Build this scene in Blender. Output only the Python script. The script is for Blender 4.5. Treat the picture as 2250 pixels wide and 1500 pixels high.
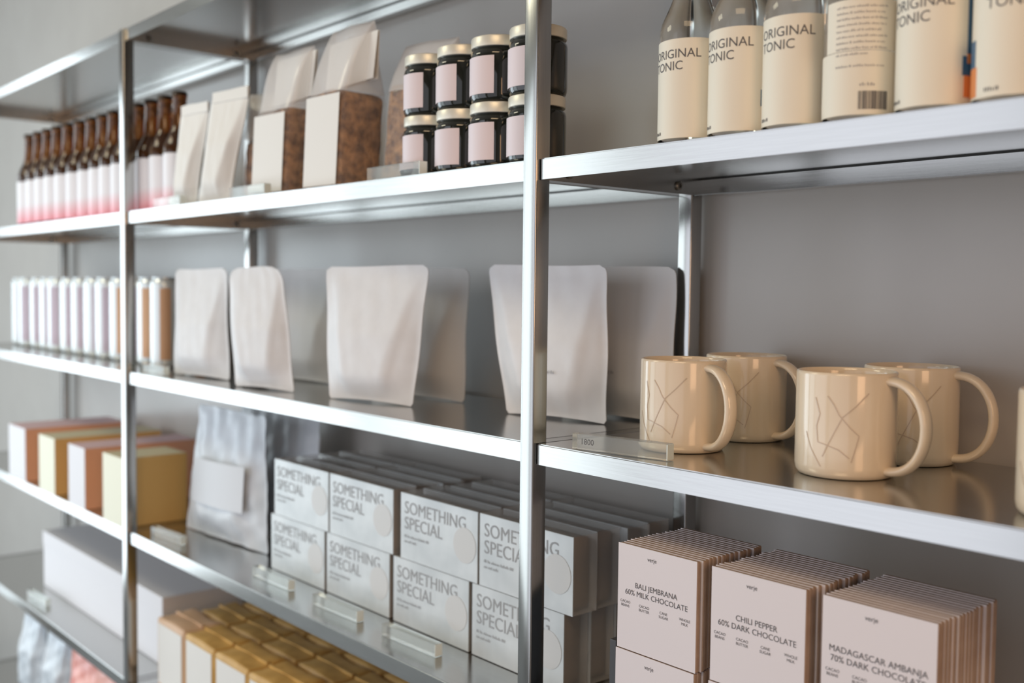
import bpy, bmesh, math, random
from math import sin, cos, pi, radians, sqrt, atan2
from mathutils import Vector, Matrix

for o in list(bpy.data.objects):
    bpy.data.objects.remove(o, do_unlink=True)
SC = bpy.context.scene
COL = SC.collection
R = random.Random(7)

# ------------------------------------------------------------------ camera
cam_data = bpy.data.cameras.new('camera')
cam = bpy.data.objects.new('camera', cam_data)
COL.objects.link(cam)
YAW, PITCH, ROLL = radians(49.0973), radians(2.846), radians(0.6366)
fw = Vector((-sin(YAW)*cos(PITCH), cos(YAW)*cos(PITCH), -sin(PITCH)))
rt = fw.cross(Vector((0, 0, 1))).normalized()
up = rt.cross(fw)
rt2 = rt*cos(ROLL) + up*sin(ROLL)
up2 = up*cos(ROLL) - rt*sin(ROLL)
M = Matrix((rt2, up2, -fw)).transposed().to_4x4()
M.translation = Vector((0.9211, -0.832, 0.5227))
cam.matrix_world = M
cam_data.sensor_width = 36.0
cam_data.lens = 2312.18/2250*36
cam_data.clip_start = 0.02
cam_data.dof.use_dof = True
cam_data.dof.focus_distance = 1.19
cam_data.dof.aperture_fstop = 3.4
SC.camera = cam

# ------------------------------------------------------------------ world, light, exposure
SC.view_settings.view_transform = 'Standard'
SC.view_settings.look = 'None'
SC.view_settings.gamma = 1
SC.view_settings.use_curve_mapping = False
SC.view_settings.exposure = -0.12
wd = bpy.data.worlds.new('world')
SC.world = wd
wd.use_nodes = True
wd.node_tree.nodes['Background'].inputs[0].default_value = (0.75, 0.82, 1.0, 1)
wd.node_tree.nodes['Background'].inputs[1].default_value = 0.5

def area(name, loc, target, sx, sy, power, color):
    d = bpy.data.lights.new(name, 'AREA')
    d.shape = 'RECTANGLE'; d.size = sx; d.size_y = sy; d.energy = power; d.color = color
    o = bpy.data.objects.new(name, d); COL.objects.link(o)
    o.location = loc
    o.rotation_euler = (Vector(target)-Vector(loc)).to_track_quat('-Z', 'Y').to_euler()
    return o
# daylight through the shop windows at the left end of the room
area('window_daylight', (-4.17, -1.4, 0.33), (0, -1.4, 0.33), 1.7, 2.5, 54, (0.82, 0.94, 1.0))
area('window_daylight', (-3.04, -2.37, 0.33), (-3.04, 0, 0.33), 1.75, 2.5, 33, (0.86, 0.97, 1.0))
area('window_daylight', (-1.15, -2.37, 0.33), (-1.15, 0, 0.33), 1.75, 2.5, 18, (0.90, 0.93, 1.0))
area('window_daylight', (1.2, -2.37, 0.33), (1.2, 0, 0.33), 2.2, 2.5, 8, (1.0, 0.93, 0.86))
# warm area lights added below the ceiling as fill, and a warm wall lamp further along the shelf
area('ceiling_fill_light', (0.9, -1.3, 1.82), (0.6, -0.6, 0), 0.9, 0.5, 11, (1.0, 0.72, 0.43))
area('ceiling_fill_light', (-1.7, -1.4, 1.82), (-1.6, -0.8, 0), 0.9, 0.5, 12, (1.0, 0.94, 0.70))
area('wall_lamp_light', (2.45, -0.95, 0.85), (0.2, 0.1, 0.45), 0.7, 0.9, 12, (1.0, 0.58, 0.32))

# ------------------------------------------------------------------ materials
def mat(name, col, rough=0.5, metal=0.0, **kw):
    m = bpy.data.materials.new(name)
    m.use_nodes = True
    b = m.node_tree.nodes['Principled BSDF']
    b.inputs['Base Color'].default_value = (*col, 1)
    b.inputs['Roughness'].default_value = rough
    b.inputs['Metallic'].default_value = metal
    for k, v in kw.items():
        b.inputs[k.replace('_', ' ')].default_value = v
    return m
def nodes(m):
    return m.node_tree.nodes, m.node_tree.links, m.node_tree.nodes['Principled BSDF']
def add_noise(m, scale, c1, c2, detail=4, stretch=(1, 1, 1), bump=0.0, dist=0.001, rough=None, lo=0.35, hi=0.65):
    n, l, b = nodes(m)
    tc = n.new('ShaderNodeTexCoord'); mp = n.new('ShaderNodeMapping'); ns = n.new('ShaderNodeTexNoise'); cr = n.new('ShaderNodeValToRGB')
    mp.inputs['Scale'].default_value = stretch
    ns.inputs['Scale'].default_value = scale; ns.inputs['Detail'].default_value = detail
    l.new(tc.outputs['Object'], mp.inputs[0]); l.new(mp.outputs[0], ns.inputs['Vector']); l.new(ns.outputs['Fac'], cr.inputs[0])
    cr.color_ramp.elements[0].position = lo; cr.color_ramp.elements[1].position = hi
    cr.color_ramp.elements[0].color = (*c1, 1); cr.color_ramp.elements[1].color = (*c2, 1)
    l.new(cr.outputs[0], b.inputs['Base Color'])
    if bump:
        bp = n.new('ShaderNodeBump'); bp.inputs['Strength'].default_value = bump; bp.inputs['Distance'].default_value = dist
        l.new(ns.outputs['Fac'], bp.inputs['Height']); l.new(bp.outputs[0], b.inputs['Normal'])
    if rough:
        mr = n.new('ShaderNodeMapRange'); mr.inputs[3].default_value = rough[0]; mr.inputs[4].default_value = rough[1]
        l.new(ns.outputs['Fac'], mr.inputs[0]); l.new(mr.outputs[0], b.inputs['Roughness'])
    return m
def steel(name, stretch, c=0.50, rr=(0.16, 0.23)):
    m = mat(name, (c, c*0.99, c*0.96), 0.24, 1.0)
    add_noise(m, 60, (c*0.97, c*0.96, c*0.93), (c*1.03, c*1.02, c*0.99), 4, stretch, 0.008, 0.0003, rr)
    return m
MS = steel('brushed_steel_shelf', (0.25, 12, 12))
MP = steel('brushed_steel_post', (12, 12, 0.15), 0.44, (0.13, 0.18))
MR = steel('brushed_steel_rail', (12, 0.25, 12), 0.38)
MDARKSEAM = mat('dark_seam', (0.03, 0.028, 0.025), 0.6)
MBOLT = mat('dark_bolt_steel', (0.25, 0.24, 0.22), 0.35, 1.0)
MWALL = mat('painted_wall', (0.46, 0.435, 0.405), 0.27)
add_noise(MWALL, 6, (0.455, 0.432, 0.405), (0.475, 0.452, 0.425), 3, (1, 1, 1), 0.02, 0.002)
MROOM = mat('room_paint', (0.42, 0.40, 0.38), 0.8)
MCEIL = mat('ceiling_paint', (0.50, 0.47, 0.42), 0.85)
MFLOOR = mat('dark_concrete_floor', (0.1, 0.1, 0.1), 0.6)
add_noise(MFLOOR, 3, (0.07, 0.065, 0.06), (0.11, 0.105, 0.10), 6)
MFRAME = mat('window_frame_paint', (0.12, 0.12, 0.12), 0.5)
MGLASSP = mat('window_pane_glass', (1, 1, 1), 0.02, 0, Transmission_Weight=1.0, IOR=1.02)
MPAPER = mat('matte_white_pouch_paper', (0.74, 0.73, 0.735), 0.55)
add_noise(MPAPER, 30, (0.72, 0.71, 0.715), (0.76, 0.75, 0.755), 4, (1, 1, 1), 0.05, 0.001)
MPAPER2 = mat('matte_grey_pouch_paper', (0.62, 0.61, 0.60), 0.5)  # white pouch paper with the back row's shade put into its colour
MINK = mat('dark_ink', (0.10, 0.095, 0.10), 0.7)
MINKP = mat('soft_grey_ink', (0.34, 0.345, 0.35), 0.7)
MINKL = mat('light_grey_ink', (0.28, 0.27, 0.28), 0.7)
MLABEL = mat('cream_label_paper', (0.80, 0.745, 0.62), 0.5)
MLABELP = mat('pale_pink_label_paper', (0.76, 0.66, 0.68), 0.5)
MLABELW = mat('white_label_paper', (0.80, 0.79, 0.79), 0.5)
MLID = mat('pale_metal_lid', (0.76, 0.73, 0.63), 0.35, 0.35)
MJAR = mat('dark_jar_glass', (0.012, 0.014, 0.011), 0.06, 0, Coat_Weight=0.5)
MGLASS = mat('clear_bottle_glass', (0.93, 0.96, 0.94), 0.02, 0, Transmission_Weight=1.0, IOR=1.36)
MAMBER = mat('amber_bottle_glass', (0.25, 0.085, 0.018), 0.06, 0, Transmission_Weight=0.85, IOR=1.45)
MBEER = mat('dark_drink', (0.008, 0.008, 0.009), 0.12)
MCAP = mat('dark_brown_crown_cap', (0.03, 0.018, 0.014), 0.35, 0.4)
MCERAM = mat('cream_glazed_ceramic', (0.80, 0.69, 0.54), 0.16, 0, Coat_Weight=0.4)
add_noise(MCERAM, 7, (0.77, 0.63, 0.46), (0.81, 0.69, 0.53), 3)
nodes(MCERAM)[2].inputs['Roughness'].default_value = 0.16
MDRAW = mat('faint_brown_glaze_line', (0.62, 0.49, 0.37), 0.16)
MACR = mat('clear_acrylic', (0.90, 0.93, 0.90), 0.12, 0, Transmission_Weight=0.88, IOR=1.25)
MACRE = mat('polished_acrylic_edge', (0.82, 0.90, 0.87), 0.25, 0)
MKRAFT = mat('brown_kraft_wrapper', (0.46, 0.33, 0.25), 0.6)
add_noise(MKRAFT, 60, (0.43, 0.30, 0.225), (0.50, 0.365, 0.28), 4)
MBARW = mat('pale_pink_wrapper_front', (0.76, 0.70, 0.71), 0.6)
MCARD = mat('silver_white_card', (0.60, 0.62, 0.62), 0.38, 0.15)
add_noise(MCARD, 14, (0.53, 0.555, 0.56), (0.66, 0.68, 0.68), 3, (1, 1, 1), 0.08, 0.002)
MSLEEVE = mat('clear_packet_sleeve', (0.75, 0.72, 0.68), 0.08, 0, Alpha=0.35)
MCONT = mat('brown_packet_contents', (0.20, 0.14, 0.10), 0.6)
add_noise(MCONT, 40, (0.13, 0.09, 0.065), (0.28, 0.20, 0.15), 3)
MSTICK = mat('pale_round_sticker', (0.62, 0.615, 0.60), 0.4)
MFLAB = mat('pale_grey_label_paper', (0.68, 0.70, 0.735), 0.45)
MFOIL = mat('pale_grey_foil', (0.66, 0.69, 0.73), 0.38, 0.0)
add_noise(MFOIL, 16, (0.60, 0.64, 0.68), (0.70, 0.73, 0.77), 4, (1, 1, 1), 0.25, 0.004)
MPLAST = mat('crumpled_pale_plastic', (0.60, 0.64, 0.68), 0.35, 0.0)
add_noise(MPLAST, 22, (0.46, 0.50, 0.54), (0.70, 0.74, 0.78), 4, (1, 1, 1), 0.35, 0.006)
MPINKB = mat('salmon_pink_plastic', (0.80, 0.30, 0.24), 0.35)
add_noise(MPINKB, 12, (0.72, 0.22, 0.18), (0.86, 0.42, 0.33), 4, (1, 1, 1), 0.5, 0.01)
MFILMT = mat('whitish_gathered_cellophane', (0.90, 0.88, 0.87), 0.18, 0, Alpha=0.5)
MFILM = mat('clear_cellophane', (0.93, 0.90, 0.88), 0.10, 0, Alpha=0.16)
add_noise(MFILM, 20, (0.80, 0.76, 0.74), (0.98, 0.96, 0.95), 4, (1, 1, 1), 0.7, 0.01)
MGRAN = mat('toasted_granola', (0.36, 0.17, 0.07), 0.8)
add_noise(MGRAN, 70, (0.14, 0.055, 0.02), (0.56, 0.29, 0.12), 5, (1, 1, 1), 1.0, 0.008)
MBOXW = mat('white_box_board', (0.76, 0.74, 0.76), 0.6)
MOR = mat('orange_box_board', (0.90, 0.47, 0.30), 0.6)
MPK = mat('dusty_pink_box_board', (0.78, 0.55, 0.56), 0.6)
MOC = mat('ochre_box_board', (0.78, 0.51, 0.18), 0.6)
MCR = mat('cream_box_board', (0.82, 0.80, 0.64), 0.6)
MKH = mat('khaki_box_board', (0.70, 0.62, 0.42), 0.6)
MYEL = mat('ochre_kraft_paper', (0.58, 0.34, 0.09), 0.55)
add_noise(MYEL, 20, (0.50, 0.28, 0.07), (0.68, 0.42, 0.13), 4, (1, 1, 1), 0.25, 0.004)
MTAN = mat('pinkish_kraft_paper', (0.66, 0.44, 0.28), 0.55)
MCAN = mat('white_can_paint', (0.78, 0.82, 0.83), 0.22, 0.3)
MCANL = mat('grey_aluminium_can_end', (0.55, 0.57, 0.58), 0.3, 0.9)
MCANO = mat('orange_print', (0.72, 0.42, 0.24), 0.4)
MCANP = mat('mauve_print', (0.60, 0.50, 0.58), 0.4)
MBLUE = mat('deep_blue_print', (0.06, 0.14, 0.24), 0.45)
MORP = mat('orange_art_print', (0.75, 0.26, 0.08), 0.45)
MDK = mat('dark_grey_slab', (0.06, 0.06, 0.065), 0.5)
MSHEL = mat('beige_slab_paper', (0.55, 0.43, 0.36), 0.6)
# white beer label that turns pink towards its lower edge (printed)
MBL = mat('white_and_pink_beer_label', (0.8, 0.78, 0.8), 0.45)
n, l, b = nodes(MBL)
tc = n.new('ShaderNodeTexCoord'); sx = n.new('ShaderNodeSeparateXYZ'); cr = n.new('ShaderNodeValToRGB'); mr = n.new('ShaderNodeMapRange')
l.new(tc.outputs['Object'], sx.inputs[0]); l.new(sx.outputs['Z'], mr.inputs[0]); mr.inputs[1].default_value = 0.008; mr.inputs[2].default_value = 0.05
l.new(mr.outputs[0], cr.inputs[0]); l.new(cr.outputs[0], b.inputs['Base Color'])
cr.color_ramp.elements[0].color = (0.90, 0.36, 0.42, 1); cr.color_ramp.elements[1].color = (0.84, 0.82, 0.85, 1)

# ------------------------------------------------------------------ helpers
def obj(name, bm, m, parent=None, smooth=False, angle=None):
    me = bpy.data.meshes.new(name)
    bm.normal_update()
    bm.to_mesh(me); bm.free()
    for x in (m if isinstance(m, (list, tuple)) else [m]):
        me.materials.append(x)
    if smooth:
        for f in me.polygons: f.use_smooth = True
        if angle:
            me.set_sharp_from_angle(angle=angle)
    o = bpy.data.objects.new(name, me); COL.objects.link(o)
    if parent is not None: o.parent = parent
    return o
def tag(o, label, cat, group=None):
    o['label'] = label; o['category'] = cat
    if group: o['group'] = group
    return o
def thing(name, label, cat, loc=(0, 0, 0), rotz=0.0, group=None):
    o = bpy.data.objects.new(name, None); COL.objects.link(o)
    o.empty_display_size = 0.02
    o.location = loc; o.rotation_euler = (0, 0, rotz)
    return tag(o, label, cat, group)
def dup(root, loc, rotz, label, group=None, rot=None):
    r = root.copy(); COL.objects.link(r); r.location = loc
    r.rotation_euler = rot if rot else (0, 0, rotz)
    r['label'] = label
    if group: r['group'] = group
    for ch in list(root.children):
        c = ch.copy(); COL.objects.link(c); c.parent = r
        for g in list(ch.children):
            d = g.copy(); COL.objects.link(d); d.parent = c
    return r
def box(bm, x0, x1, y0, y1, z0, z1, mi=0):
    vs = [bm.verts.new((x, y, z)) for z in (z0, z1) for y in (y0, y1) for x in (x0, x1)]
    fs = []
    for f in ((0, 2, 3, 1), (4, 5, 7, 6), (0, 1, 5, 4), (2, 6, 7, 3), (0, 4, 6, 2), (1, 3, 7, 5)):
        fc = bm.faces.new([vs[i] for i in f]); fc.material_index = mi; fs.append(fc)
    return fs
def bbox(x0, x1, y0, y1, z0, z1, bev=0.0, seg=2):
    bm = bmesh.new(); box(bm, x0, x1, y0, y1, z0, z1)
    if bev: bmesh.ops.bevel(bm, geom=bm.edges[:], offset=bev, segments=seg, affect='EDGES', profile=0.6)
    return bm
def bm_solid(b_, geom, thickness):
    b_.normal_update(); bmesh.ops.solidify(b_, geom=geom, thickness=thickness)
def lathe(prof, n=48, cap=True):
    bm = bmesh.new(); rings = []
    for r, z in prof:
        if r < 1e-6: rings.append([bm.verts.new((0, 0, z))])
        else: rings.append([bm.verts.new((r*cos(2*pi*i/n), r*sin(2*pi*i/n), z)) for i in range(n)])
    for a, b_ in zip(rings, rings[1:]):
        for i in range(n):
            j = (i+1) % n
            if len(a) == 1 and len(b_) == 1: continue
            if len(a) == 1: bm.faces.new((a[0], b_[j], b_[i]))
            elif len(b_) == 1: bm.faces.new((a[i], a[j], b_[0]))
            else: bm.faces.new((a[i], a[j], b_[j], b_[i]))
    bmesh.ops.recalc_face_normals(bm, faces=bm.faces[:])
    return bm
def wrap_label(r, a0, a1, z0, z1, th=0.0004, n=28, mi=0, bm=None):
    bm = bm or bmesh.new()
    g = []
    for i in range(n+1):
        a = a0+(a1-a0)*i/n
        g.append([bm.verts.new((q*cos(a), q*sin(a), z)) for q in (r+th, r) for z in (z0, z1)])
    for p_, q_ in zip(g, g[1:]):
        for f in ((0, 1), (1, 3), (3, 2), (2, 0)):
            fc = bm.faces.new((p_[f[0]], q_[f[0]], q_[f[1]], p_[f[1]])); fc.material_index = mi
    for e in (g[0], g[-1]):
        fc = bm.faces.new((e[0], e[1], e[3], e[2])); fc.material_index = mi
    bmesh.ops.recalc_face_normals(bm, faces=bm.faces[:])
    return bm
def text_bm(s, size, align='LEFT', spacing=1.0, line=1.0):
    """flat text as mesh, x right, y up; '~n' gives n characters of print too small to read"""
    if s[0] == '~':
        n_ = int(s[1:]); bm = bmesh.new(); rr = random.Random(n_*31+int(size*1e5)); x = 0.0; k_ = 0
        while k_ < n_:
            wl = min(n_-k_, rr.randint(2, 8))
            for q in range(wl):
                w_ = size*rr.choice((0.22, 0.38, 0.42)); h_ = size*rr.choice((0.42, 0.42, 0.62))
                f_ = [bm.verts.new(c_) for c_ in ((x, 0, 0), (x+w_*0.55, 0, 0), (x+w_*0.55, h_, 0), (x, h_, 0))]
                bm.faces.new(f_); x += w_+size*0.06
            k_ += wl+1; x += size*0.25
        return bm
    c = bpy.data.curves.new('t', 'FONT'); c.body = s; c.size = size; c.align_x = align
    c.space_character = spacing; c.space_line = line; c.resolution_u = 3
    o = bpy.data.objects.new('t', c); COL.objects.link(o)
    dg = bpy.context.evaluated_depsgraph_get(); dg.update()
    me = bpy.data.meshes.new_from_object(o.evaluated_get(dg))
    bm = bmesh.new(); bm.from_mesh(me)
    bpy.data.objects.remove(o); bpy.data.curves.remove(c); bpy.data.meshes.remove(me)
    return bm
def text_front(items, y, ccw=None):
    """items: (string,size,x,z,align) -> upright mesh facing -y at depth y"""
    out = bmesh.new()
    for it in items:
        s, size, x, z, al = it[:5]
        b_ = text_bm(s, size, al, it[5] if len(it) > 5 else 1.0, it[6] if len(it) > 6 else 1.0)
        for v in b_.verts: v.co = Vector((x+v.co.x, y, z+v.co.y))
        me = bpy.data.meshes.new('x'); b_.to_mesh(me); b_.free(); out.from_mesh(me); bpy.data.meshes.remove(me)
    return out
def text_wrap(items, r):
    """items: (string,size,angle_start,z,align)"""
    out = bmesh.new()
    for s, size, a0, z, al in items:
        b_ = text_bm(s, size, al)
        xs = [v.co.x for v in b_.verts]; x = min(xs)+0.0025
        while x < max(xs):
            bmesh.ops.bisect_plane(b_, geom=b_.verts[:]+b_.edges[:]+b_.faces[:], plane_co=(x, 0, 0), plane_no=(1, 0, 0)); x += 0.0025
        for v in b_.verts:
            a = a0+v.co.x/r; v.co = Vector((r*cos(a), r*sin(a), z+v.co.y))
        me = bpy.data.meshes.new('x'); b_.to_mesh(me); b_.free(); out.from_mesh(me); bpy.data.meshes.remove(me)
    return out
def tube(bm, pts, rx, rz=None, n=12, cap=True):
    rz = rz or rx; rings = []
    for i, p in enumerate(pts):
        t = (pts[min(i+1, len(pts)-1)]-pts[max(i-1, 0)]).normalized()
        s = Vector((0, 1, 0)); u = t.cross(s).normalized()
        rings.append([bm.verts.new(p + s*rx*cos(2*pi*k/n) + u*rz*sin(2*pi*k/n)) for k in range(n)])
    for a, b_ in zip(rings, rings[1:]):
        for k in range(n): bm.faces.new((a[k], a[(k+1) % n], b_[(k+1) % n], b_[k]))
    if cap: bm.faces.new(rings[0][::-1]); bm.faces.new(rings[-1])
    return bm
def structure(name, bm, m):
    o = obj(name, bm, m); o['kind'] = 'structure'; return o

# ------------------------------------------------------------------ room shell
WY = 0.3215
XL, XR, YF, ZF_, ZC = -4.2, 2.7, -2.4, -1.1, 1.95
structure('wall_back', bbox(XL, XR, WY, WY+0.12, ZF_, ZC), MWALL)
structure('wall_right', bbox(XR, XR+0.1, YF, WY+0.12, ZF_, ZC), MROOM)
structure('floor', bbox(XL-0.1, XR+0.1, YF-0.1, WY+0.12, ZF_-0.1, ZF_), MFLOOR)
structure('ceiling', bbox(XL-0.1, XR+0.1, YF-0.1, WY+0.12, ZC, ZC+0.1), MCEIL)
def wall_with_hole(name, axis, a0, a1, h0, h1, pos, w0, w1):
    bm = bmesh.new()
    def b2(u0, u1, z0, z1):
        if axis == 'x': box(bm, pos-0.1, pos, u0, u1, z0, z1)
        else: box(bm, u0, u1, pos-0.1, pos, z0, z1)
    b2(a0, w0, h0, h1); b2(w1, a1, h0, h1)
    b2(w0, w1, h0, -0.94); b2(w0, w1, 1.62, h1)
    structure(name, bm, MROOM)
wall_with_hole('wall_left', 'x', YF, WY+0.12, ZF_, ZC, XL, -2.3, -0.5)
bm = bmesh.new()
box(bm, XL, -3.98, YF-0.1, YF, ZF_, ZC); box(bm, -0.22, 0.05, YF-0.1, YF, ZF_, ZC); box(bm, 2.35, XR, YF-0.1, YF, ZF_, ZC)
box(bm, -2.14, -2.05, YF-0.1, YF, -0.94, 1.62)
for u0, u1 in ((-3.98, -0.22), (0.05, 2.35)):
    box(bm, u0, u1, YF-0.1, YF, ZF_, -0.94); box(bm, u0, u1, YF-0.1, YF, 1.62, ZC)
structure('wall_front', bm, MROOM)
for k, (axis, pos, w0, w1) in enumerate((('x', XL, -2.3, -0.5), ('y', YF, -3.98, -2.14), ('y', YF, -2.05, -0.22), ('y', YF, 0.05, 2.35))):
    bm = bmesh.new()
    def fb(u0, u1, z0, z1):
        if axis == 'x': box(bm, pos-0.08, pos-0.02, u0, u1, z0, z1)
        else: box(bm, u0, u1, pos-0.08, pos-0.02, z0, z1)
    fb(w0, w0+0.04, -0.94, 1.62); fb(w1-0.04, w1, -0.94, 1.62)
    fb(w0+0.04, w1-0.04, -0.94, -0.90); fb(w0+0.04, w1-0.04, 1.58, 1.62)
    structure('window_%d' % (k+1), bm, MFRAME)

# ------------------------------------------------------------------ the steel rack
W, REC, L, D, T = 0.0231, 0.0059, 1.259, 0.3066, 0.0248
ZB, ZA, ZC_, ZD, ZE, ZF = 0.6768, 1.0552, 0.34, 0.0, -0.3288, -0.6588
rack = thing('shelving_unit', 'long brushed stainless steel shelving rack with square posts standing against the wall', 'shelving', (0, 0, 0))
post_x = [0.0-(L+W)*2, -(L+W), 0.0, (L+W)]         # right edge of each post
for px in post_x:
    top = ZA-0.001 if px < -0.5 else 1.9
    for (y0, y1) in ((0, W), (D-W, D)):
        obj('post', bbox(px-W, px, y0, y1, ZF_+0.002, top if px < -0.5 else 1.45, 0.0022, 3), MP, rack, True, radians(40))
def make_shelf(x0, x1, z):
    bm = bmesh.new()
    y0, y1 = REC, D-0.004
    e = 0.0016; g = 0.0012
    x0 += g; x1 -= g
    # folded sheet: top, front, back, left and right flanges
    outer = [(x0, y0), (x1, y0), (x1, y1), (x0, y1)]
    inner = [(x0+e, y0+e), (x1-e, y0+e), (x1-e, y1-e), (x0+e, y1-e)]
    vt = [bm.verts.new((x, y, z)) for x, y in outer]; vb = [bm.verts.new((x, y, z-T)) for x, y in outer]
    it = [bm.verts.new((x, y, z-e)) for x, y in inner]; ib = [bm.verts.new((x, y, z-T)) for x, y in inner]
    bm.faces.new(vt); bm.faces.new(it[::-1])
    for i in range(4):
        j = (i+1) % 4
        bm.faces.new((vb[i], vb[j], vt[j], vt[i])); bm.faces.new((ib[j], ib[i], it[i], it[j])); bm.faces.new((ib[i], ib[j], vb[j], vb[i]))
    ed = [e_ for e_ in bm.edges if all(abs(v.co.z-z) < 1e-6 for v in e_.verts)] + \
         [e_ for e_ in bm.edges if e_.verts[0] in vt+vb and e_.verts[1] in vt+vb and abs(e_.verts[0].co.z-e_.verts[1].co.z) > 0.01]
    bmesh.ops.bevel(bm, geom=list(set(ed)), offset=0.0014, segments=3, affect='EDGES')
    s = obj('shelf', bm, MS, rack, True, radians(35))
    # small lip that runs along the back under the sheet
    lip = bbox(x0+e, x1-e, y1-0.016, y1-e-0.0006, z-T-0.0004, z-T+0.0010)
    obj('back_lip', lip, MS, s)
    obj('corner_seam', bbox(x0+e, x1-e, y1-e-0.0012, y1-e-0.0001, z-e-0.0018, z-e-0.0001), MDARKSEAM, s)
    for by in (0.052, 0.252):
        bb = lathe([(0, 0), (0.0062, 0), (0.0062, 0.0022), (0.0045, 0.0034), (0.0026, 0.0034), (0.0022, 0.0015), (0, 0.0015)], 20)
        for v in bb.verts: v.co = Vector((x0+e+v.co.z, by+v.co.x, z-0.0145+v.co.y))
        obj('bolt', bb, MBOLT, s, True, radians(30))
    return s
for i in range(3):
    x0 = post_x[i]; x1 = post_x[i+1]-W
    for z in (ZA, ZB, ZC_, ZD, ZE, ZF):
        make_shelf(x0, x1, z-0.0005)
for px in post_x:
    for z in (ZA, ZB, ZC_, ZD, ZE, ZF):
        obj('side_rail', bbox(px-W, px, W, D-W, z-T, z-0.0004, 0.0008, 1), MR, rack)
    if px < -2: continue

# ------------------------------------------------------------------ tonic bottles
def make_tonic():
    t = thing('tonic_bottle', '', 'bottle', (0, 0, 0))
    r = 0.033
    prof = [(0, 0.001), (0.028, 0), (0.0325, 0.003), (r, 0.006), (r, 0.112), (0.0325, 0.119), (0.0305, 0.127), (0.027, 0.135), (0.0225, 0.145), (0.0185, 0.156),
            (0.0155, 0.17), (0.0138, 0.185), (0.0132, 0.2), (0.015, 0.202), (0.015, 0.207), (0.0132, 0.209), (0.013, 0.214), (0, 0.214)]
    obj('glass', lathe(prof), MGLASS, t, True, radians(50))
    cap = lathe([(0, 0.2225), (0.0142, 0.2225), (0.0148, 0.221), (0.0152, 0.2145), (0, 0.2145)], 32)
    obj('cap', cap, MLID, t, True, radians(40))
    return t
def tonic_front():
    t = make_tonic(); r = 0.0332
    lb = obj('label', wrap_label(r, radians(-205), radians(22), 0.004, 0.1055), MLABEL, t, True, radians(40))
    a = radians(-133)
    obj('lettering', text_wrap([('ORIGINAL', 0.0130, a, 0.0860, 'LEFT'), ('TONIC', 0.0130, a, 0.0737, 'LEFT'), ('~6', 0.0052, a, 0.0085, 'LEFT')], r+0.0006), MINK, lb)
    art = wrap_label(r, radians(-14), radians(20), 0.010, 0.028, 0.0006, 10)
    wrap_label(r, radians(-17), radians(20), 0.028, 0.044, 0.0006, 10, 1, art)
    obj('label_art', art, [MORP, MBLUE], lb, True, radians(40))
    return t
def tonic_back():
    t = make_tonic(); r = 0.0332
    bm = wrap_label(r, radians(-120), radians(60), 0.0605, 0.1055)
    wrap_label(r, radians(-150), radians(34), 0.004, 0.060, bm=bm)
    lb = obj('label', bm, MLABEL, t, True, radians(40))
    its = []
    for k in range(9):
        its.append(('~%d' % [38, 36, 39, 37, 35, 38, 36, 39, 24][k], 0.0032, radians(-98), 0.098-k*0.0052, 'LEFT'))
    its.append(('~36', 0.0032, radians(-98), 0.046, 'LEFT'))
    its.append(('~8', 0.0045, radians(-60), 0.029, 'LEFT'))
    obj('lettering', text_wrap(its, r+0.0006), MINKL, lb)
    bc = bmesh.new(); a = radians(-62); rr = random.Random(3)
    while a < radians(-18):
        w_ = rr.choice((0.006, 0.012, 0.018)); wrap_label(r, a, a+w_, 0.0085, 0.0245, 0.0007, 2, 0, bc); a += w_+rr.choice((0.008, 0.014, 0.02))
    obj('barcode', bc, MINK, lb)
    art = wrap_label(r, radians(36), radians(100), 0.004, 0.05, 0.0005, 12, 0)
    wrap_label(r, radians(36), radians(100), 0.004, 0.016, 0.0008, 12, 1, art)
    obj('label_art', art, [MBLUE, MORP], lb, True, radians(40))
    return t
def tonic_side():
    t = tonic_front()
    r = 0.0332
    lb = [c for c in t.children if c.name.startswith('label')][0]
    return t
tb = tonic_front()
tb.location = (0.192, 0.045, ZB); tb.rotation_euler = (0, 0, 0)
G = 'tonic bottles on the shelf at the top right'
tb['group'] = G
tb['label'] = 'clear glass bottle reading ORIGINAL TONIC, leftmost of the tonic row, nearest the middle post'
dup(tb, (0.259, 0.045, ZB), radians(-3), 'clear bottle reading ORIGINAL TONIC, second from the left in the tonic row', G)
dup(tb, (0.3243, 0.046, ZB), radians(2), 'clear bottle reading ORIGINAL TONIC, third from the left, just left of the barcode bottle', G)
t4 = tonic_back(); t4.location = (0.3925, 0.044, ZB); t4['group'] = G; t4['label'] = 'clear bottle turned round to show small print and a barcode'
t5 = dup(tb, (0.4645, 0.045, ZB), radians(-9), 'clear bottle reading ORIGINAL TONIC, directly right of the barcode bottle', G)
for c in t5.children:
    if c.name.startswith('label'):
        art = wrap_label(0.0332, radians(-9), radians(40), 0.046, 0.103, 0.0009, 10, 1)
        wrap_label(0.0332, radians(-9), radians(40), 0.038, 0.046, 0.0009, 10, 0, art)
        obj('label_art', art, [MORP, MBLUE], c, True, radians(40))
t6 = dup(tb, (0.5325, 0.045, ZB), radians(24), 'tonic bottle cut by the right frame edge with blue and orange art on its left', G)
for c in t6.children:
    if c.name.startswith('label'):
        art = wrap_label(0.0332, radians(-196), radians(-150), 0.006, 0.030, 0.0007, 12)
        bm = art
        wrap_label(0.0332, radians(-196), radians(-154), 0.030, 0.052, 0.0007, 12, 1, bm)
        obj('label_art', bm, [MORP, MBLUE], c, True, radians(40))

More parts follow.
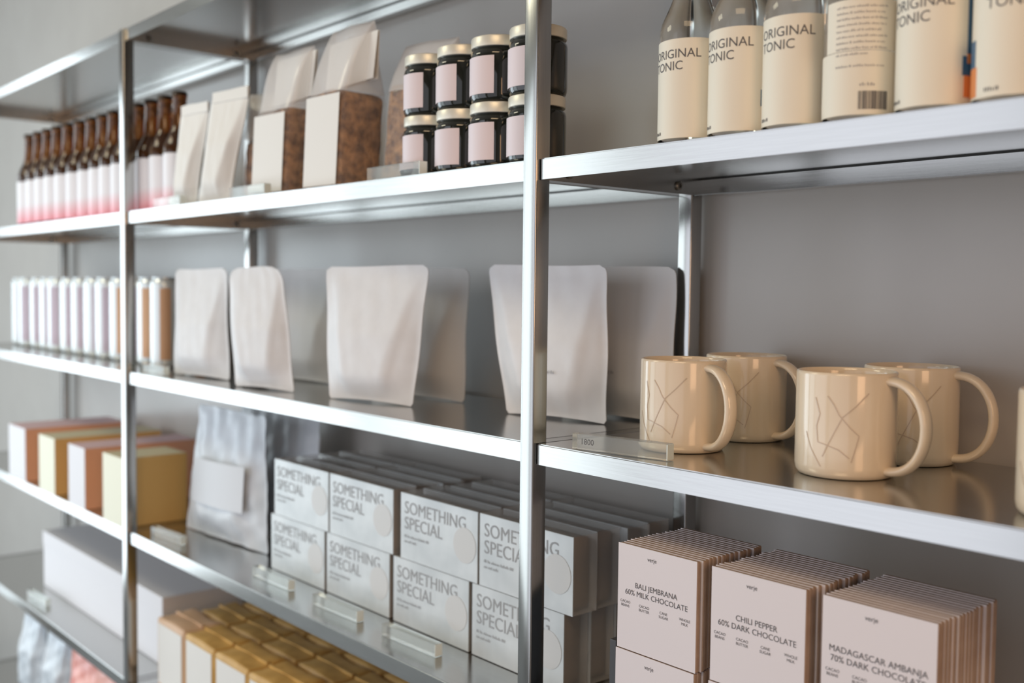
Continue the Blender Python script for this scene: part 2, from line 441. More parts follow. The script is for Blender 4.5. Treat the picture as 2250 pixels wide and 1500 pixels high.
# ------------------------------------------------------------------ dark jars in four stacks of two
def make_jar():
    t = thing('jar', '', 'jar', (0, 0, 0), 0, 'dark jars stacked in pairs')
    r = 0.037
    obj('glass', lathe([(0, 0.001), (0.031, 0), (0.035, 0.002), (0.0365, 0.006), (r, 0.010), (r, 0.060), (0.0362, 0.064), (0.0335, 0.0665), (0.0325, 0.068), (0.0325, 0.0705), (0, 0.0705)]), MJAR, t, True, radians(50))
    obj('lid', lathe([(0, 0.0705), (0.0352, 0.0698), (0.0358, 0.0705), (0.0358, 0.0815), (0.0350, 0.0832), (0.0335, 0.0838), (0, 0.0838)]), MLID, t, True, radians(35))
    obj('label', wrap_label(r+0.0001, radians(-158), radians(-46), 0.0095, 0.0570), MLABELP, t, True, radians(40))
    return t
jr = make_jar(); first = True
nm = ['first', 'second', 'third', 'fourth']
for i, x in enumerate((-0.285, -0.2095, -0.1365, -0.0605)):
    for k in (0, 1):
        lab = 'dark jar with blank pink label, %s in the %s stack from the granola bags' % (['bottom', 'top'][k], nm[i])
        loc = (x, 0.055+(0.001 if k else 0), ZB+k*0.0839)
        rz = radians(R.uniform(-8, 6))
        if first: jr.location = loc; jr.rotation_euler = (0, 0, rz); jr['label'] = lab; first = False
        else: dup(jr, loc, rz, lab, 'dark jars stacked in pairs')

# ------------------------------------------------------------------ amber bottles
def make_beer():
    t = thing('beer_bottle', '', 'bottle', (0, 0, 0), 0, 'amber bottles in the row at the left')
    r = 0.0325
    prof = [(0, 0.001), (0.026, 0), (0.03, 0.003), (r, 0.006), (r, 0.125), (0.0285, 0.138), (0.0235, 0.150), (0.0185, 0.160), (0.0160, 0.172), (0.0142, 0.2), (0.0134, 0.222), (0.0148, 0.224), (0.0148, 0.229), (0.0132, 0.231), (0, 0.231)]
    obj('glass', lathe(prof, 36), MAMBER, t, True, radians(50))
    obj('drink', lathe([(0, 0.003), (0.0275, 0.003), (0.0285, 0.008), (0.0285, 0.125), (0.0265, 0.137), (0.0215, 0.149), (0.0168, 0.158), (0.0162, 0.160), (0, 0.160)], 28), MBEER, t, True, radians(50))
    obj('crown_cap', lathe([(0, 0.2385), (0.0135, 0.2383), (0.0152, 0.2365), (0.0160, 0.2300), (0.0135, 0.2312), (0, 0.2312)], 28), MCAP, t, True, radians(40))
    obj('label', wrap_label(r+0.0001, radians(-190), radians(5), 0.004, 0.112), MBL, t, True, radians(40))
    return t
br = make_beer()
bx = [-2.0323, -1.963, -1.893, -1.825, -1.758, -1.692, -1.626, -1.560, -1.493, -1.426, -1.3590, -1.2915, -1.2250, -1.1577]
by = [0.036, 0.037, 0.038, 0.040, 0.044, 0.050, 0.055, 0.058, 0.058, 0.060, 0.062, 0.064, 0.066, 0.068]
ordn = ['first', 'second', 'third', 'fourth', 'fifth', 'sixth', 'seventh', 'eighth', 'ninth', 'tenth', 'eleventh', 'twelfth', 'thirteenth', 'fourteenth']
for i, (x, y) in enumerate(zip(bx, by)):
    lab = 'amber bottle with white and pink label, %s from the left end of the row' % ordn[i]
    if i == 13: lab = 'amber bottle with white and pink label, beside the slim white pouches'
    if i == 0: br.location = (x, y, ZB); br['label'] = lab
    else: dup(br, (x, y, ZB), radians(R.uniform(-25, 25)), lab, 'amber bottles in the row at the left')

# ------------------------------------------------------------------ white cans
def make_can(pm):
    t = thing('drink_can', '', 'can', (0, 0, 0))
    r = 0.0325
    obj('body', lathe([(0, 0.002), (0.025, 0), (0.0285, 0.003), (0.032, 0.009), (r, 0.013), (r, 0.183), (0.031, 0.190), (0.0275, 0.196), (0, 0.196)], 32), MCAN, t, True, radians(50))
    obj('can_end', lathe([(0, 0.1962), (0.0272, 0.1962), (0.0285, 0.1975), (0.0282, 0.2), (0.0262, 0.2), (0.0255, 0.1975), (0, 0.1972)], 32), MCANL, t, True, radians(40))
    obj('printed_panel', wrap_label(r+0.0001, radians(-50), radians(-8), 0.018, 0.176, 0.0003), pm, t, True, radians(40))
    return t
co = make_can(MCANO); cp = make_can(MCANP)
GC = 'slim white cans in two rows on the left shelf'
usedo = usedp = False
k = 0
for row, (yy, n0) in enumerate(((0.125, 13), (0.212, 12))):
    for i in range(n0):
        x = -2.425+i*0.0885 + (0.0 if row == 0 else 0.045) + R.uniform(-0.004, 0.004)
        if x > -1.33: continue
        pk = i in (9, 11, 12) or (row == 1 and i in (7, 10))
        lab = 'slim white can with %s panel, %s from the left in the %s row' % ('an orange' if pk else 'a mauve', ordn[i], ['front', 'back'][row])
        src = co if pk else cp
        loc = (x, yy+R.uniform(-0.004, 0.004), ZC_)
        if pk and not usedo: co.location = loc; co['label'] = lab; co['group'] = GC; usedo = True
        elif (not pk) and not usedp: cp.location = loc; cp['label'] = lab; cp['group'] = GC; usedp = True
        else: dup(src, loc, radians(R.uniform(-20, 20)), lab, GC)

# ------------------------------------------------------------------ stand-up pouches
def pouch_bm(wt, wb, h, d, rc=0.012, crink=0.0003, seed=1, rim=0.006, NU=44, NV=44, flat=True):
    rr = random.Random(seed)
    ph = [rr.uniform(0, 6.28) for _ in range(8)]
    bm = bmesh.new()
    def half(v):
        s = v*v*(3-2*v)
        w_ = (wb+(wt-wb)*min(1, s*0.35+v*0.75))/2
        z = v*h
        if flat: w_ += 0.0016*sin(9*v+ph[4])
        if z > h-rc: q = (z-(h-rc))/rc; w_ -= rc*(1-sqrt(max(0, 1-q*q)))
        rb = 0.004 if flat else rc*0.8
        if z < rb: q = 1-z/rb; w_ -= rb*(1-sqrt(max(0, 1-q*q)))
        return w_
    front, back = [], []
    for j in range(NV+1):
        v = j/NV; w_ = half(v); fr, bk = [], []
        for i in range(NU+1):
            u = -1+2*i/NU
            uu = max(-1, min(1, u))
            x = uu*w_
            edge = min(1, (w_-abs(x))/rim) if rim else 1
            te = min(1, max(0, (h-v*h-rim*2.2)/(h*0.45)))
            bt = min(1, v/0.22)
            prof = (te**0.9)*(0.35+0.65*(1-v)**0.8)*(0.12+0.88*(bt*bt*(3-2*bt)) if flat else 1.0)
            if flat:
                a_ = min(1.0, abs(x)/max(w_-rim*0.7, 1e-4)); s_ = 0.32+0.60*v + 0.05*sin(ph[5])
                k_ = (a_-s_)/(1-s_) if s_ < 0.999 else 0
                k_ = 0 if k_ < 0 else k_
                ucap = (1-k_) - 0.10*math.exp(-(k_/0.12)**2)
                if a_ >= 1: ucap = 0
            else:
                ucap = max(0, 1-(abs(x)/(max(w_-rim, 1e-4)))**2.6) if abs(x) < w_-rim else 0
            th = 0.0007 + d/2*prof*max(0, ucap)**(1.0 if flat else 0.75)
            zl = 0.0035*(1-abs(uu)**2)*max(0, 1-v/0.06) if flat else 0
            # side folds of the lower half (k-seal shape)
            fold = 0.05*d*math.exp(-((abs(uu)-(0.95-0.75*(1-v)*0.6))/0.10)**2)*(1-v)*v*2.2
            cr = crink*(sin(19*uu+ph[0]+5*v)*0.5+sin(31*v+ph[1]+7*uu)*0.4+sin(13*(uu+v)+ph[2])*0.6)*(1 if ucap > 0 else 0)
            fr.append(bm.verts.new((x, -(th+cr-fold), v*h+zl+(0.0012*sin(2.2*uu+ph[3]) if v > 0.9 else 0))))
            bk.append(bm.verts.new((x, (th-cr*0.6), v*h+zl+(0.0012*sin(2.2*uu+ph[3]) if v > 0.9 else 0))))
        front.append(fr); back.append(bk)
    for j in range(NV):
        for i in range(NU):
            bm.faces.new((front[j][i], front[j][i+1], front[j+1][i+1], front[j+1][i]))
            bm.faces.new((back[j][i+1], back[j][i], back[j+1][i], back[j+1][i+1]))
    for j in range(NV):
        bm.faces.new((front[j][0], front[j+1][0], back[j+1][0], back[j][0]))
        bm.faces.new((front[j+1][NU], front[j][NU], back[j][NU], back[j+1][NU]))
    for i in range(NU):
        bm.faces.new((front[0][i+1], front[0][i], back[0][i], back[0][i+1]))
        bm.faces.new((front[NV][i], front[NV][i+1], back[NV][i+1], back[NV][i]))
    bmesh.ops.recalc_face_normals(bm, faces=bm.faces[:])
    return bm
GP = 'white stand-up pouches on the middle shelf'
def pouch(x, y, rz, wt, wb, h, d, label, m, seed, lean=0.0, rc=0.012, zz=ZC_+0.0006, words=True, group=GP, tx=0.0):
    t = thing('stand_up_pouch', label, 'pouch', (x, y, zz), rz, group)
    b_ = pouch_bm(wt, wb, h, d, rc=rc, seed=seed)
    for v in b_.verts: v.co.y += lean*(v.co.z/h)**1.2; v.co.x += tx*(v.co.z/h)
    obj('bag', b_, m, t, True, radians(60))
    seal = bmesh.new()
    yy = lean*0.93
    box(seal, -wt/2+0.012+tx*0.89, wt/2-0.012+tx*0.89, yy-0.0016, yy+0.0016, h*0.885, h*0.892)
    obj('zip_seal', seal, m, t)
    if words:
        z = h*0.30
        yb = -(d/2*((0.35+0.65*0.7**0.8)*(1-0.1)))-0.0035+lean*0.24
        obj('lettering', text_front([('~10', 0.007, -wb*0.08, z, 'LEFT')], yb), MINKL, t)
    return t
pouch(-0.1595, 0.1861, 0.150, 0.2154, 0.1814, 0.217, 0.052, 'white stand-up pouch crossing behind the middle post, rightmost in the front row', MPAPER, 3, 0.012, tx=-0.031)
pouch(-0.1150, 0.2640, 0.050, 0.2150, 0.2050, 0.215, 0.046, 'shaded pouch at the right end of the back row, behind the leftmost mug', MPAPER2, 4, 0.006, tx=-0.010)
pouch(-0.4888, 0.0910, 0.196, 0.2261, 0.1906, 0.2165, 0.056, 'white stand-up pouch in the centre of the front row, alone left of the middle post', MPAPER, 5, 0.012, words=False)
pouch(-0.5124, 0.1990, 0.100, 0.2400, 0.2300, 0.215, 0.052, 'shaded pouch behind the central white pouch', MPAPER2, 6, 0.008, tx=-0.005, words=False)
pouch(-0.7760, 0.0567, 0.185, 0.1561, 0.1655, 0.2165, 0.056, 'narrow white pouch with rounded shoulders, second from the left in the front row', MPAPER, 7, 0.010, rc=0.03, words=False, tx=-0.040)
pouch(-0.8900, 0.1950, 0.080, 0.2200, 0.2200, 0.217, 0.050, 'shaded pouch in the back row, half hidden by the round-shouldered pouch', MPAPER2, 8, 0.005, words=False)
pouch(-1.0702, 0.0725, 0.117, 0.1899, 0.2037, 0.216, 0.056, 'white pouch at the left end of the front row, beside the slim cans', MPAPER, 9, 0.010, rc=0.016, words=False, tx=-0.018)

# ------------------------------------------------------------------ mugs
def make_mug(r=0.0497, h=0.1045):
    t = thing('mug', '', 'mug', (0, 0, 0))
    s = r/0.0497
    prof = [(0, 0.003), (r*0.86, 0.003), (r*0.88, 0), (r*0.93, 0.0005), (r*0.985, 0.005), (r, 0.011), (r, h*0.5), (r*0.995, h-0.003), (r*0.985, h-0.0006), (r*0.965, h), (r*0.945, h-0.001),
            (r*0.93, h-0.005), (r*0.925, h*0.5), (r*0.92, 0.014), (r*0.86, 0.0085), (0, 0.008)]
    obj('cup', lathe(prof, 72), MCERAM, t, True, radians(60))
    bm = bmesh.new(); pts = []
    zt, zb = h*0.925, h*0.075; n = 26
    for i in range(n+1):
        a = pi/2 - pi*i/n
        ex = 0.040*s
        x = r*0.955 + ex*(abs(cos(a))**0.85)*1.0
        z = (zt+zb)/2 + (zt-zb)/2*sin(a)*(1.0)
        pts.append(Vector((x, 0, z)))
    tube(bm, pts, 0.0082, 0.0048, 14)
    obj('handle', bm, MCERAM, t, True, radians(60))
    # faint line drawing
    dr = bmesh.new()
    def stroke(pl):
        q = []
        for (a0, z0), (a1, z1) in zip(pl, pl[1:]):
            for k_ in range(7): q.append((a0+(a1-a0)*k_/7, z0+(z1-z0)*k_/7))
        q.append(pl[-1]); rings = []
        for i, (a, z) in enumerate(q):
            a2, z2 = q[min(i+1, len(q)-1)]; a1, z1 = q[max(i-1, 0)]
            tx, tz = (a2-a1)*r, z2-z1; ln = sqrt(tx*tx+tz*tz) or 1; nx, nz = -tz/ln*0.0005, tx/ln*0.0005
            rings.append([dr.verts.new(((r+0.0004)*cos(a+nx/r*sg), (r+0.0004)*sin(a+nx/r*sg), z+nz*sg)) for sg in (-1, 1)])
        for p_, q_ in zip(rings, rings[1:]): dr.faces.new((p_[0], q_[0], q_[1], p_[1]))
    A = lambda deg: radians(deg+20)
    stroke([(A(-97), .082), (A(-90), .074), (A(-84), .064), (A(-72), .052), (A(-62), .044), (A(-66), .030), (A(-70), .018)])
    stroke([(A(-52), .086), (A(-66), .073), (A(-80), .062), (A(-88), .048), (A(-98), .030), (A(-102), .022)])
    stroke([(A(-110), .052), (A(-108), .036), (A(-98), .034), (A(-84), .030), (A(-72), .022)])
    stroke([(A(-112), .080), (A(-106), .064), (A(-110), .052)])
    stroke([(A(-125), .045), (A(-118), .030), (A(-104), .012)])
    obj('line_drawing', dr, MDRAW, t)
    return t
GM = 'cream mugs on the middle shelf at the right'
mg = make_mug(); mg['group'] = GM
mg.location = (0.1294, 0.1184, ZC_); mg.rotation_euler = (0, 0, radians(-14))
mg['label'] = 'cream glazed mug standing directly behind the right end of the acrylic price holder'
dup(mg, (0.1203, 0.2500, ZC_), radians(-4), 'cream mug in the back row, leftmost of the two back mugs', GM)
dup(mg, (0.3400, 0.1210, ZC_), radians(-2), 'large cream mug in front, with a crossing line drawing on its side', GM)
dup(mg, (0.3400, 0.2500, ZC_), radians(6), 'cream mug at the back right, behind the mug with the crossing lines', GM)
dup(mg, (0.5780, 0.0900, ZC_), radians(-30), 'pale mug cut off by the right edge of the picture', GM)

# ------------------------------------------------------------------ acrylic price holders
def make_tag(label, loc, rz, length=0.127, words=None):
    t = thing('price_holder', label, 'price holder', loc, rz, 'clear acrylic price holders on the shelf fronts')
    h, d = 0.0180, 0.0135
    obj('acrylic_bar', bbox(0, length, 0, d, 0.0002, h, 0.0006, 2), MACR, t)
    obj('polished_end', bbox(length+0.0001, length+0.0011, 0.0003, d-0.0003, 0.0006, h-0.0004), MACRE, t)
    if words:
        obj('lettering', text_front([(words, 0.0095, 0.012, 0.0065, 'LEFT')], -0.0003), MINK, t)
    return t
make_tag('clear acrylic price holder reading 1800, in front of the leftmost mug', (0.056, 0.011, ZC_), radians(8.5), 0.127, '1800')
make_tag('clear price holder in front of the foil bags and the left packets', (-0.806, 0.048, ZD), radians(1))
make_tag('clear price holder below the second and third packet columns', (-0.586, 0.044, ZD), radians(2))
make_tag('clear price holder nearest the middle post on the packet shelf', (-0.385, 0.046, ZD), radians(2))
make_tag('clear price holder beside the ochre box, just right of the left post', (-1.225, 0.030, ZD), radians(4))
make_tag('clear price holder at the foot of the first dark jar', (-0.372, 0.008, ZB), radians(0))
make_tag('clear price holder between the white pouches and the granola bags', (-0.812, 0.008, ZB), radians(0))
make_tag('clear price holder in front of the last amber bottle', (-1.150, 0.008, ZB), radians(0))
make_tag('clear price holder on the shelf of the long white carton', (-2.085, 0.030, ZE), radians(4))
make_tag('clear price holder in front of the last slim cans, right of the left post', (-1.262, 0.022, ZC_), radians(3), 0.11)

# ------------------------------------------------------------------ packets SOMETHING SPECIAL
PW, PH, PD = 0.190, 0.1035, 0.044
def make_packet():
    t = thing('gift_packet', '', 'packet', (0, 0, 0))
    obj('contents', bbox(-PW/2+0.006, PW/2-0.010, 0.004, PD-0.004, 0.004, PH-0.006, 0.006, 2), MCONT, t, True)
    obj('sleeve', bbox(-PW/2, PW/2, 0.0012, PD, 0.0004, PH, 0.0012, 2), MSLEEVE, t)
    cd = obj('front_card', bbox(-PW/2+0.0004, PW/2-0.0004, 0.0, 0.0010, 0.0006, PH-0.0004), MCARD, t)
    obj('lettering', text_front([('SOMETHING', 0.0272, -PW/2+0.010, 0.0725, 'LEFT'), ('SPECIAL', 0.0272, -PW/2+0.010, 0.0485, 'LEFT'),
                                 ('~24', 0.0068, -PW/2+0.011, 0.0350, 'LEFT'), ('~13', 0.0068, -PW/2+0.011, 0.0270, 'LEFT')], -0.0004), MINKP, cd)
    st = lathe([(0, 0), (0.026, 0), (0.026, 0.0004), (0, 0.0004)], 40)
    for v in st.verts: v.co = Vector((PW/2-0.030+v.co.x, -0.0001-v.co.z, 0.050+v.co.y))
    obj('round_sticker', st, MSTICK, cd)
    return t
pk = make_packet(); first = True
GK = 'SOMETHING SPECIAL packets in two tiers'
rows = ['front row', 'second row', 'third row', 'back row']
cn = ['first', 'second', 'third', 'fourth']
xs_low = (-0.7365, -0.539, -0.338, -0.1405); xs_up = (-0.724, -0.5295, -0.319, -0.125)
for rw in range(4):
    for tier in (0, 1):
        for c in range(4):
            x = (xs_up if tier else xs_low)[c] + (0 if rw == 0 else R.uniform(-0.006, 0.004)) + (0.008 if rw == 2 else 0)
            y = 0.100+rw*0.0462 + (0.0 if rw else 0)
            lab = 'silvery packet reading SOMETHING SPECIAL, %s column from the left, %s tier, %s' % (cn[c], ['lower', 'upper'][tier], rows[rw])
            z = ZD + tier*PH + 0.0001
            if rw == 3: y = 0.2385
            if first: pk.location = (x, y, z); pk['label'] = lab; pk['group'] = GK; first = False
            else: dup(pk, (x, y, z), 0, lab, GK)

# ------------------------------------------------------------------ chocolate bars
BW, BH, BT = 0.1130, 0.1195, 0.0069
def make_bar(items):
    t = thing('chocolate_bar', '', 'chocolate bar', (0, 0, 0))
    bm = bbox(0, BW, 0.0006, BT-0.0002, 0, BH-0.0006, 0.0012, 1)
    obj('wrapper', bm, MKRAFT, t)
    fr = obj('front_face', bbox(0.0003, BW-0.0003, 0.0, 0.0007, 0.0003, BH-0.0002), MBARW, t)
    obj('lettering', text_front(items, -0.0003), MINK, fr)
    return t
def small(z):
    o_ = []
    for (a, b2, cx, dz) in (('CACAO', 'BEANS', 0.012, 0.0), ('CACAO', 'BUTTER', 0.040, -0.0005), ('CANE', 'SUGAR', 0.068, -0.001), ('WHOLE', 'MILK', 0.0975, -0.001)):
        o_ += [(a, 0.0042, cx, z+dz, 'CENTER'), (b2, 0.0042, cx, z-0.0045+dz, 'CENTER')]
    return o_
kinds = [
    ('BALI JEMBRANA', '60% MILK CHOCOLATE', 0.0086, 0.0725),
    ('CHILI PEPPER', '60% DARK CHOCOLATE', 0.0086, 0.0700),
    ('MADAGASCAR AMBANJA', '70% DARK CHOCOLATE', 0.0086, 0.0690)]
sx_ = (0.1135, 0.2455, 0.3765)
for s in range(3):
    a, b2, sz, zt = kinds[s]
    its = [('verje', 0.0066, 0.0505, 0.1060, 'CENTER'), (a, sz, 0.0565, zt, 'CENTER'), (b2, sz, 0.0565, zt-0.0092, 'CENTER')] + small(zt-0.0195)
    bar = make_bar(its); bar['category'] = 'chocolate bar'; used = False
    G_ = 'chocolate bars in the stack reading %s' % a
    for tier in (1, 0):
        for i in range(16):
            loc = (sx_[s]+(R.uniform(-0.0022, 0.0022) if i else 0), 0.030+i*0.0073, ZD+tier*(BH+0.0006)+0.0001)
            if tier == 0: loc = (loc[0]-0.001, loc[1]-0.001, loc[2])
            pos = 'at the very front' if i == 0 else '%s behind the front bar' % (['directly'] + ordn[1:] + ['fifteenth'])[i-1]
            lab = '%s bar in pale wrapper, %s tier, %s' % (a, ['lower', 'upper'][tier], pos)
            if not used: bar.location = loc; bar['label'] = lab; bar['group'] = G_; used = True
            else: dup(bar, loc, radians(R.uniform(-0.5, 0.5)) if i else 0, lab, G_)
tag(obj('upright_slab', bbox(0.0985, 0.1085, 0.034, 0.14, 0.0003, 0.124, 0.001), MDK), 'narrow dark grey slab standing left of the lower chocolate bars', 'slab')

# ------------------------------------------------------------------ coloured boxes, left bay
def gift_box(x0, w_, dpt, h, mf, ms, mt, label, y0=0.006):
    t = thing('gift_box', label, 'box', (x0, y0, ZD+0.0002), 0, 'coloured boxes in the left bay')
    bm = bmesh.new(); fs = box(bm, 0, w_, 0.001, dpt, 0, h-0.001); obj('box_body', bm, ms, t)
    obj('front_panel', bbox(0.0003, w_-0.0003, 0, 0.0009, 0.0003, h-0.0004), mf, t)
    obj('lid_panel', bbox(0.0, w_, 0.001, dpt, h-0.0009, h), mt, t)
gift_box(-2.150, 0.147, 0.27, 0.140, MBOXW, MOR, MPK, 'box with white front, orange side and dusty pink top, leftmost of the four coloured boxes')
gift_box(-1.888, 0.122, 0.27, 0.141, MCR, MOC, MKH, 'box with cream front and ochre side, second of the four coloured boxes')
gift_box(-1.664, 0.112, 0.27, 0.143, MBOXW, MOR, MPK, 'white fronted box with orange side, third of the four coloured boxes')
gift_box(-1.436, 0.116, 0.145, 0.150, MCR, MOC, MKH, 'cream fronted ochre box touching the left post, rightmost of the four coloured boxes')

# ------------------------------------------------------------------ tall foil bags
def foil_bag(x, y, rz, w_, h, d, label, seed, m=MFOIL, z=ZD, lab=True, cat='bag', lean=0.015, name='foil_bag'):
    t = thing(name, label, cat, (x, y, z+0.0005), rz)
    b_ = pouch_bm(w_*0.82, w_, h, d, rc=0.006, crink=0.0014, seed=seed, rim=0.004, NU=60, NV=60)
    rr = random.Random(seed)
    for v in b_.verts:
        v.co.y += lean*(v.co.z/h) + 0.0007*sin(90*v.co.x+60*v.co.z)+0.0005*sin(150*v.co.z-80*v.co.x)
    obj('bag', b_, m, t, True, radians(70))
    if lab:
        lb = bmesh.new(); n_ = 16
        w2 = w_*0.30; z0, z1 = h*0.28, h*0.62
        ring = []
        for i in range(n_+1):
            xx = -w2+2*w2*i/n_ + 0.01
            ring.append([lb.verts.new((xx, -d*0.43*(1-(abs(xx)/(w_*0.6))**2)-0.006+lean*zz/h, zz)) for zz in (z0, z1)])
        for p_, q_ in zip(ring, ring[1:]): lb.faces.new((p_[0], q_[0], q_[1], p_[1]))
        bm_solid(lb, geom=lb.faces[:], thickness=0.0006)
        obj('label', lb, MFLAB, t, True, radians(40))
    return t
foil_bag(-1.082, 0.128, radians(4), 0.325, 0.268, 0.075, 'large crinkled pale grey foil bag standing right of the ochre box', 11)
foil_bag(-1.040, 0.215, radians(5), 0.345, 0.283, 0.07, 'pale foil bag standing behind the large foil bag, its right edge showing', 12, lab=False)

# ------------------------------------------------------------------ slim white pouches and granola bags on the upper shelf
def slim_pouch(x, y, rz, w_, h, label, seed, tilt):
    t = thing('slim_pouch', label, 'pouch', (x, y, ZB+0.0005), rz, 'slim white pouches beside the amber bottles')
    b_ = pouch_bm(w_*1.05, w_*0.9, h, 0.045, rc=0.004, seed=seed, rim=0.003, NU=28, NV=36)
    for v in b_.verts: v.co.x += tilt*(v.co.z/h)
    obj('bag', b_, MLABEL_W, t, True, radians(60))
    fl = bmesh.new(); box(fl, tilt-w_*0.50, tilt+w_*0.50, -0.004, -0.0025, h*0.90, h*0.995)
    obj('folded_top', fl, MLABEL_W, t)
MLABEL_W = mat('warm_white_paper', (0.78, 0.75, 0.70), 0.55)
slim_pouch(-1.088, 0.046, radians(6), 0.098, 0.198, 'slim white pouch leaning right, next to the last amber bottle', 21, 0.046)
slim_pouch(-0.965, 0.050, radians(8), 0.112, 0.208, 'slim white pouch leaning right, second after the amber bottles', 22, 0.060)

def cello_bag(x, y, rz, w_, d, hf, h, label, seed, tiltx=0.0, front=True, head=None, m=MGRAN, headw=0.0, slit=0.0):
    t = thing('granola_bag', label, 'bag', (x, y, ZB+0.0005), rz, 'cellophane bags of granola on the upper shelf')
    rr = random.Random(seed)
    # contents: lumpy rounded block
    bm = bbox(-w_/2+0.004, w_/2-0.004, -d/2+0.004, d/2-0.004, 0.002, hf, 0.010, 3)
    bmesh.ops.subdivide_edges(bm, edges=bm.edges[:], cuts=5, use_grid_fill=True)
    for v in bm.verts:
        k_ = sin(240*v.co.x+seed)+sin(210*v.co.y+2*seed)+sin(190*v.co.z)
        v.co.x += 0.0006*k_; v.co.y += 0.0006*k_
        if v.co.z > hf*0.8: v.co.z += 0.008*sin(40*v.co.x+seed)+rr.uniform(-0.001, 0.001)
        v.co.x += tiltx*(v.co.z/h)
    obj('granola', bm, m, t, True)
    # film: block that closes to a flat seam
    NV, NU = 26, 40; rings = []
    bm = bmesh.new()
    for j in range(NV+1):
        v = j/NV; z = 0.001+v*(h-0.001)
        k_ = 1.0 if z < hf*0.95 else max(0.0, 1-((z-hf*0.95)/(h-hf*0.95)))
        dd = (d/2)*(k_**0.75)+0.0006; ww = (w_/2)*(1+0.15*(1-k_))
        ring = []
        for i in range(NU):
            a = 2*pi*i/NU; ca, sa = cos(a), sin(a); e = 0.28
            px = ww*(abs(ca)**e)*(1 if ca >= 0 else -1); py = dd*(abs(sa)**e)*(1 if sa >= 0 else -1)
            cr_ = (1-k_)*0.004*sin(60*px+9*v+seed)
            ring.append(bm.verts.new((px+tiltx*z/h, py+cr_+0.001*sin(50*z+seed), z)))
        rings.append(ring)
    for j, (p_, q_) in enumerate(zip(rings, rings[1:])):
        for i in range(NU):
            f_ = bm.faces.new((p_[i], p_[(i+1) % NU], q_[(i+1) % NU], q_[i])); f_.material_index = 1 if (j+0.5)/NV*h > hf*1.0 else 0
    bm.faces.new(rings[0][::-1]); bm.faces.new(rings[-1])
    obj('cellophane', bm, [MFILM, MFILMT], t, True, radians(60))
    if front:
        bm = bmesh.new()
        z0, z1 = 0.006, hf*front
        vs = [(-w_/2+0.003, z0), (w_/2-0.003, z0), (w_/2-0.003, z1), (-w_/2+0.003, z1)]
        f_ = bm.faces.new([bm.verts.new((a+tiltx*b2/h, -d/2-0.0018, b2)) for a, b2 in vs])
        bm_solid(bm, geom=[f_], thickness=0.0006)
        obj('front_label', bm, MLABEL_W, t)
    if head:
        z0, z1 = head
        hw = headw or w_*1.2
        bm = bmesh.new()
        sk = 0.008
        for sgn in (-1, 1):
            y0, y1 = sgn*0.0046, sgn*0.0014
            q = [(-hw/2, z0, y0), (hw/2, z0+0.006, y0), (hw/2+sk, z1+0.004, y1), (-hw/2+sk, z1, y1)]
            f_ = bm.faces.new([bm.verts.new((a+tiltx, c_, b2)) for a, b2, c_ in q])
        bm_solid(bm, geom=bm.faces[:], thickness=0.0006)
        obj('header_card', bm, MLABEL_W, t)
    return t
cello_bag(-0.872, 0.120, radians(15), 0.105, 0.060, 0.120, 0.205, 'small cellophane bag of dark granola behind the second slim pouch', 31, 0.01, front=False)
cello_bag(-0.730, 0.078, radians(4), 0.100, 0.085, 0.140, 0.250, 'granola bag with tall white header card leaning left of its taller neighbour', 32, 0.02, front=0.98, head=(0.160, 0.238), headw=0.118)
cello_bag(-0.558, 0.084, radians(3), 0.098, 0.092, 0.150, 0.262, 'granola bag with the largest white header card, in the middle of the upper shelf', 33, 0.02, front=0.98, head=(0.165, 0.240), headw=0.130)
cello_bag(-0.425, 0.140, radians(10), 0.098, 0.085, 0.150, 0.225, 'granola bag without card, right behind the largest header card and left of the jars', 34, 0.02, front=False)

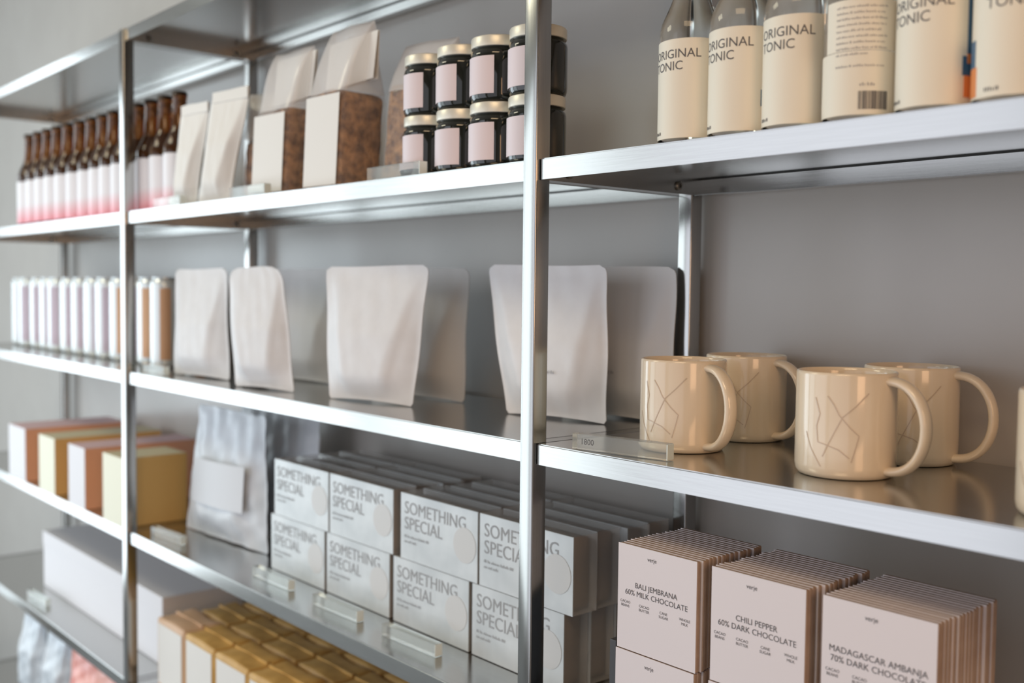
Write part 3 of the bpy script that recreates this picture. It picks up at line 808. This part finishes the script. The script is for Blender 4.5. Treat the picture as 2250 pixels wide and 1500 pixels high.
# ------------------------------------------------------------------ lower shelves
ct = thing('white_carton', 'long plain white carton crossing behind the left post on the lower shelf', 'box', (-2.165, 0.098, ZE+0.0002))
obj('carton_body', bbox(0, 0.835, 0, 0.195, 0, 0.118, 0.002), MBOXW, ct)
obj('lid', bbox(-0.0015, 0.8365, -0.0015, 0.1965, 0.1182, 0.157, 0.002), MBOXW, ct)
def brick(label, loc, m, seed):
    t = thing('brick_bag', label, 'bag', loc, 0, 'ochre brick bags on the lower shelf')
    w_, d, h = 0.134, 0.086, 0.158
    bm = bbox(-w_/2, w_/2, 0, d, 0, h, 0.010, 3)
    bmesh.ops.subdivide_edges(bm, edges=bm.edges[:], cuts=3, use_grid_fill=True)
    for v in bm.verts:
        if v.co.z > h*0.8: v.co.z += 0.003*sin(50*v.co.x+seed)*sin(60*v.co.y)
    obj('bag', bm, m, t, True, radians(60))
    bm = bmesh.new(); box(bm, -w_/2+0.004, w_/2-0.004, d/2-0.002, d/2+0.004, h-0.001, h+0.0028)
    obj('folded_seam', bm, m, t)
    obj('front_label', bbox(-w_/2+0.012, w_/2-0.008, -0.0012, -0.0002, 0.02, h-0.012), MLABEL_W, t)
    return t
b0 = None; GBk = 'ochre brick bags on the lower shelf'
for rw in range(3):
    for c in range(7):
        x = -1.145+c*0.1375+rw*0.012; y = 0.036+rw*0.0895
        m = MTAN if (c == 0 and rw == 0) else MYEL
        lab = 'ochre brick bag with white label, %s from the left post in the %s' % (ordn[c], ['front row', 'middle row', 'back row'][rw])
        if c == 0 and rw == 0:
            brick('pinkish tan brick bag at the left end of the front row of brick bags', (x, y, ZE+0.0005), MTAN, 1)
        elif b0 is None: b0 = brick(lab, (x, y, ZE+0.0005), MYEL, 2)
        else: dup(b0, (x, y, ZE+0.0005), radians(R.uniform(-1.5, 1.5)), lab, GBk)
foil_bag(-2.170, 0.075, radians(2), 0.20, 0.285, 0.09, 'crumpled pale plastic bag at the bottom left, under the long carton shelf', 41, MPLAST, ZF+0.0005, False, lean=0.0, name='plastic_bag')
foil_bag(-1.975, 0.080, radians(4), 0.19, 0.275, 0.09, 'smaller crumpled pale bag between the bottom left bag and the salmon pink bag', 42, MPLAST, ZF+0.0005, False, lean=0.0, name='plastic_bag')
foil_bag(-1.680, 0.072, radians(2), 0.38, 0.275, 0.09, 'salmon pink bag on the lowest shelf left of the post', 43, MPINKB, ZF+0.0005, False, lean=0.0, name='plastic_bag')
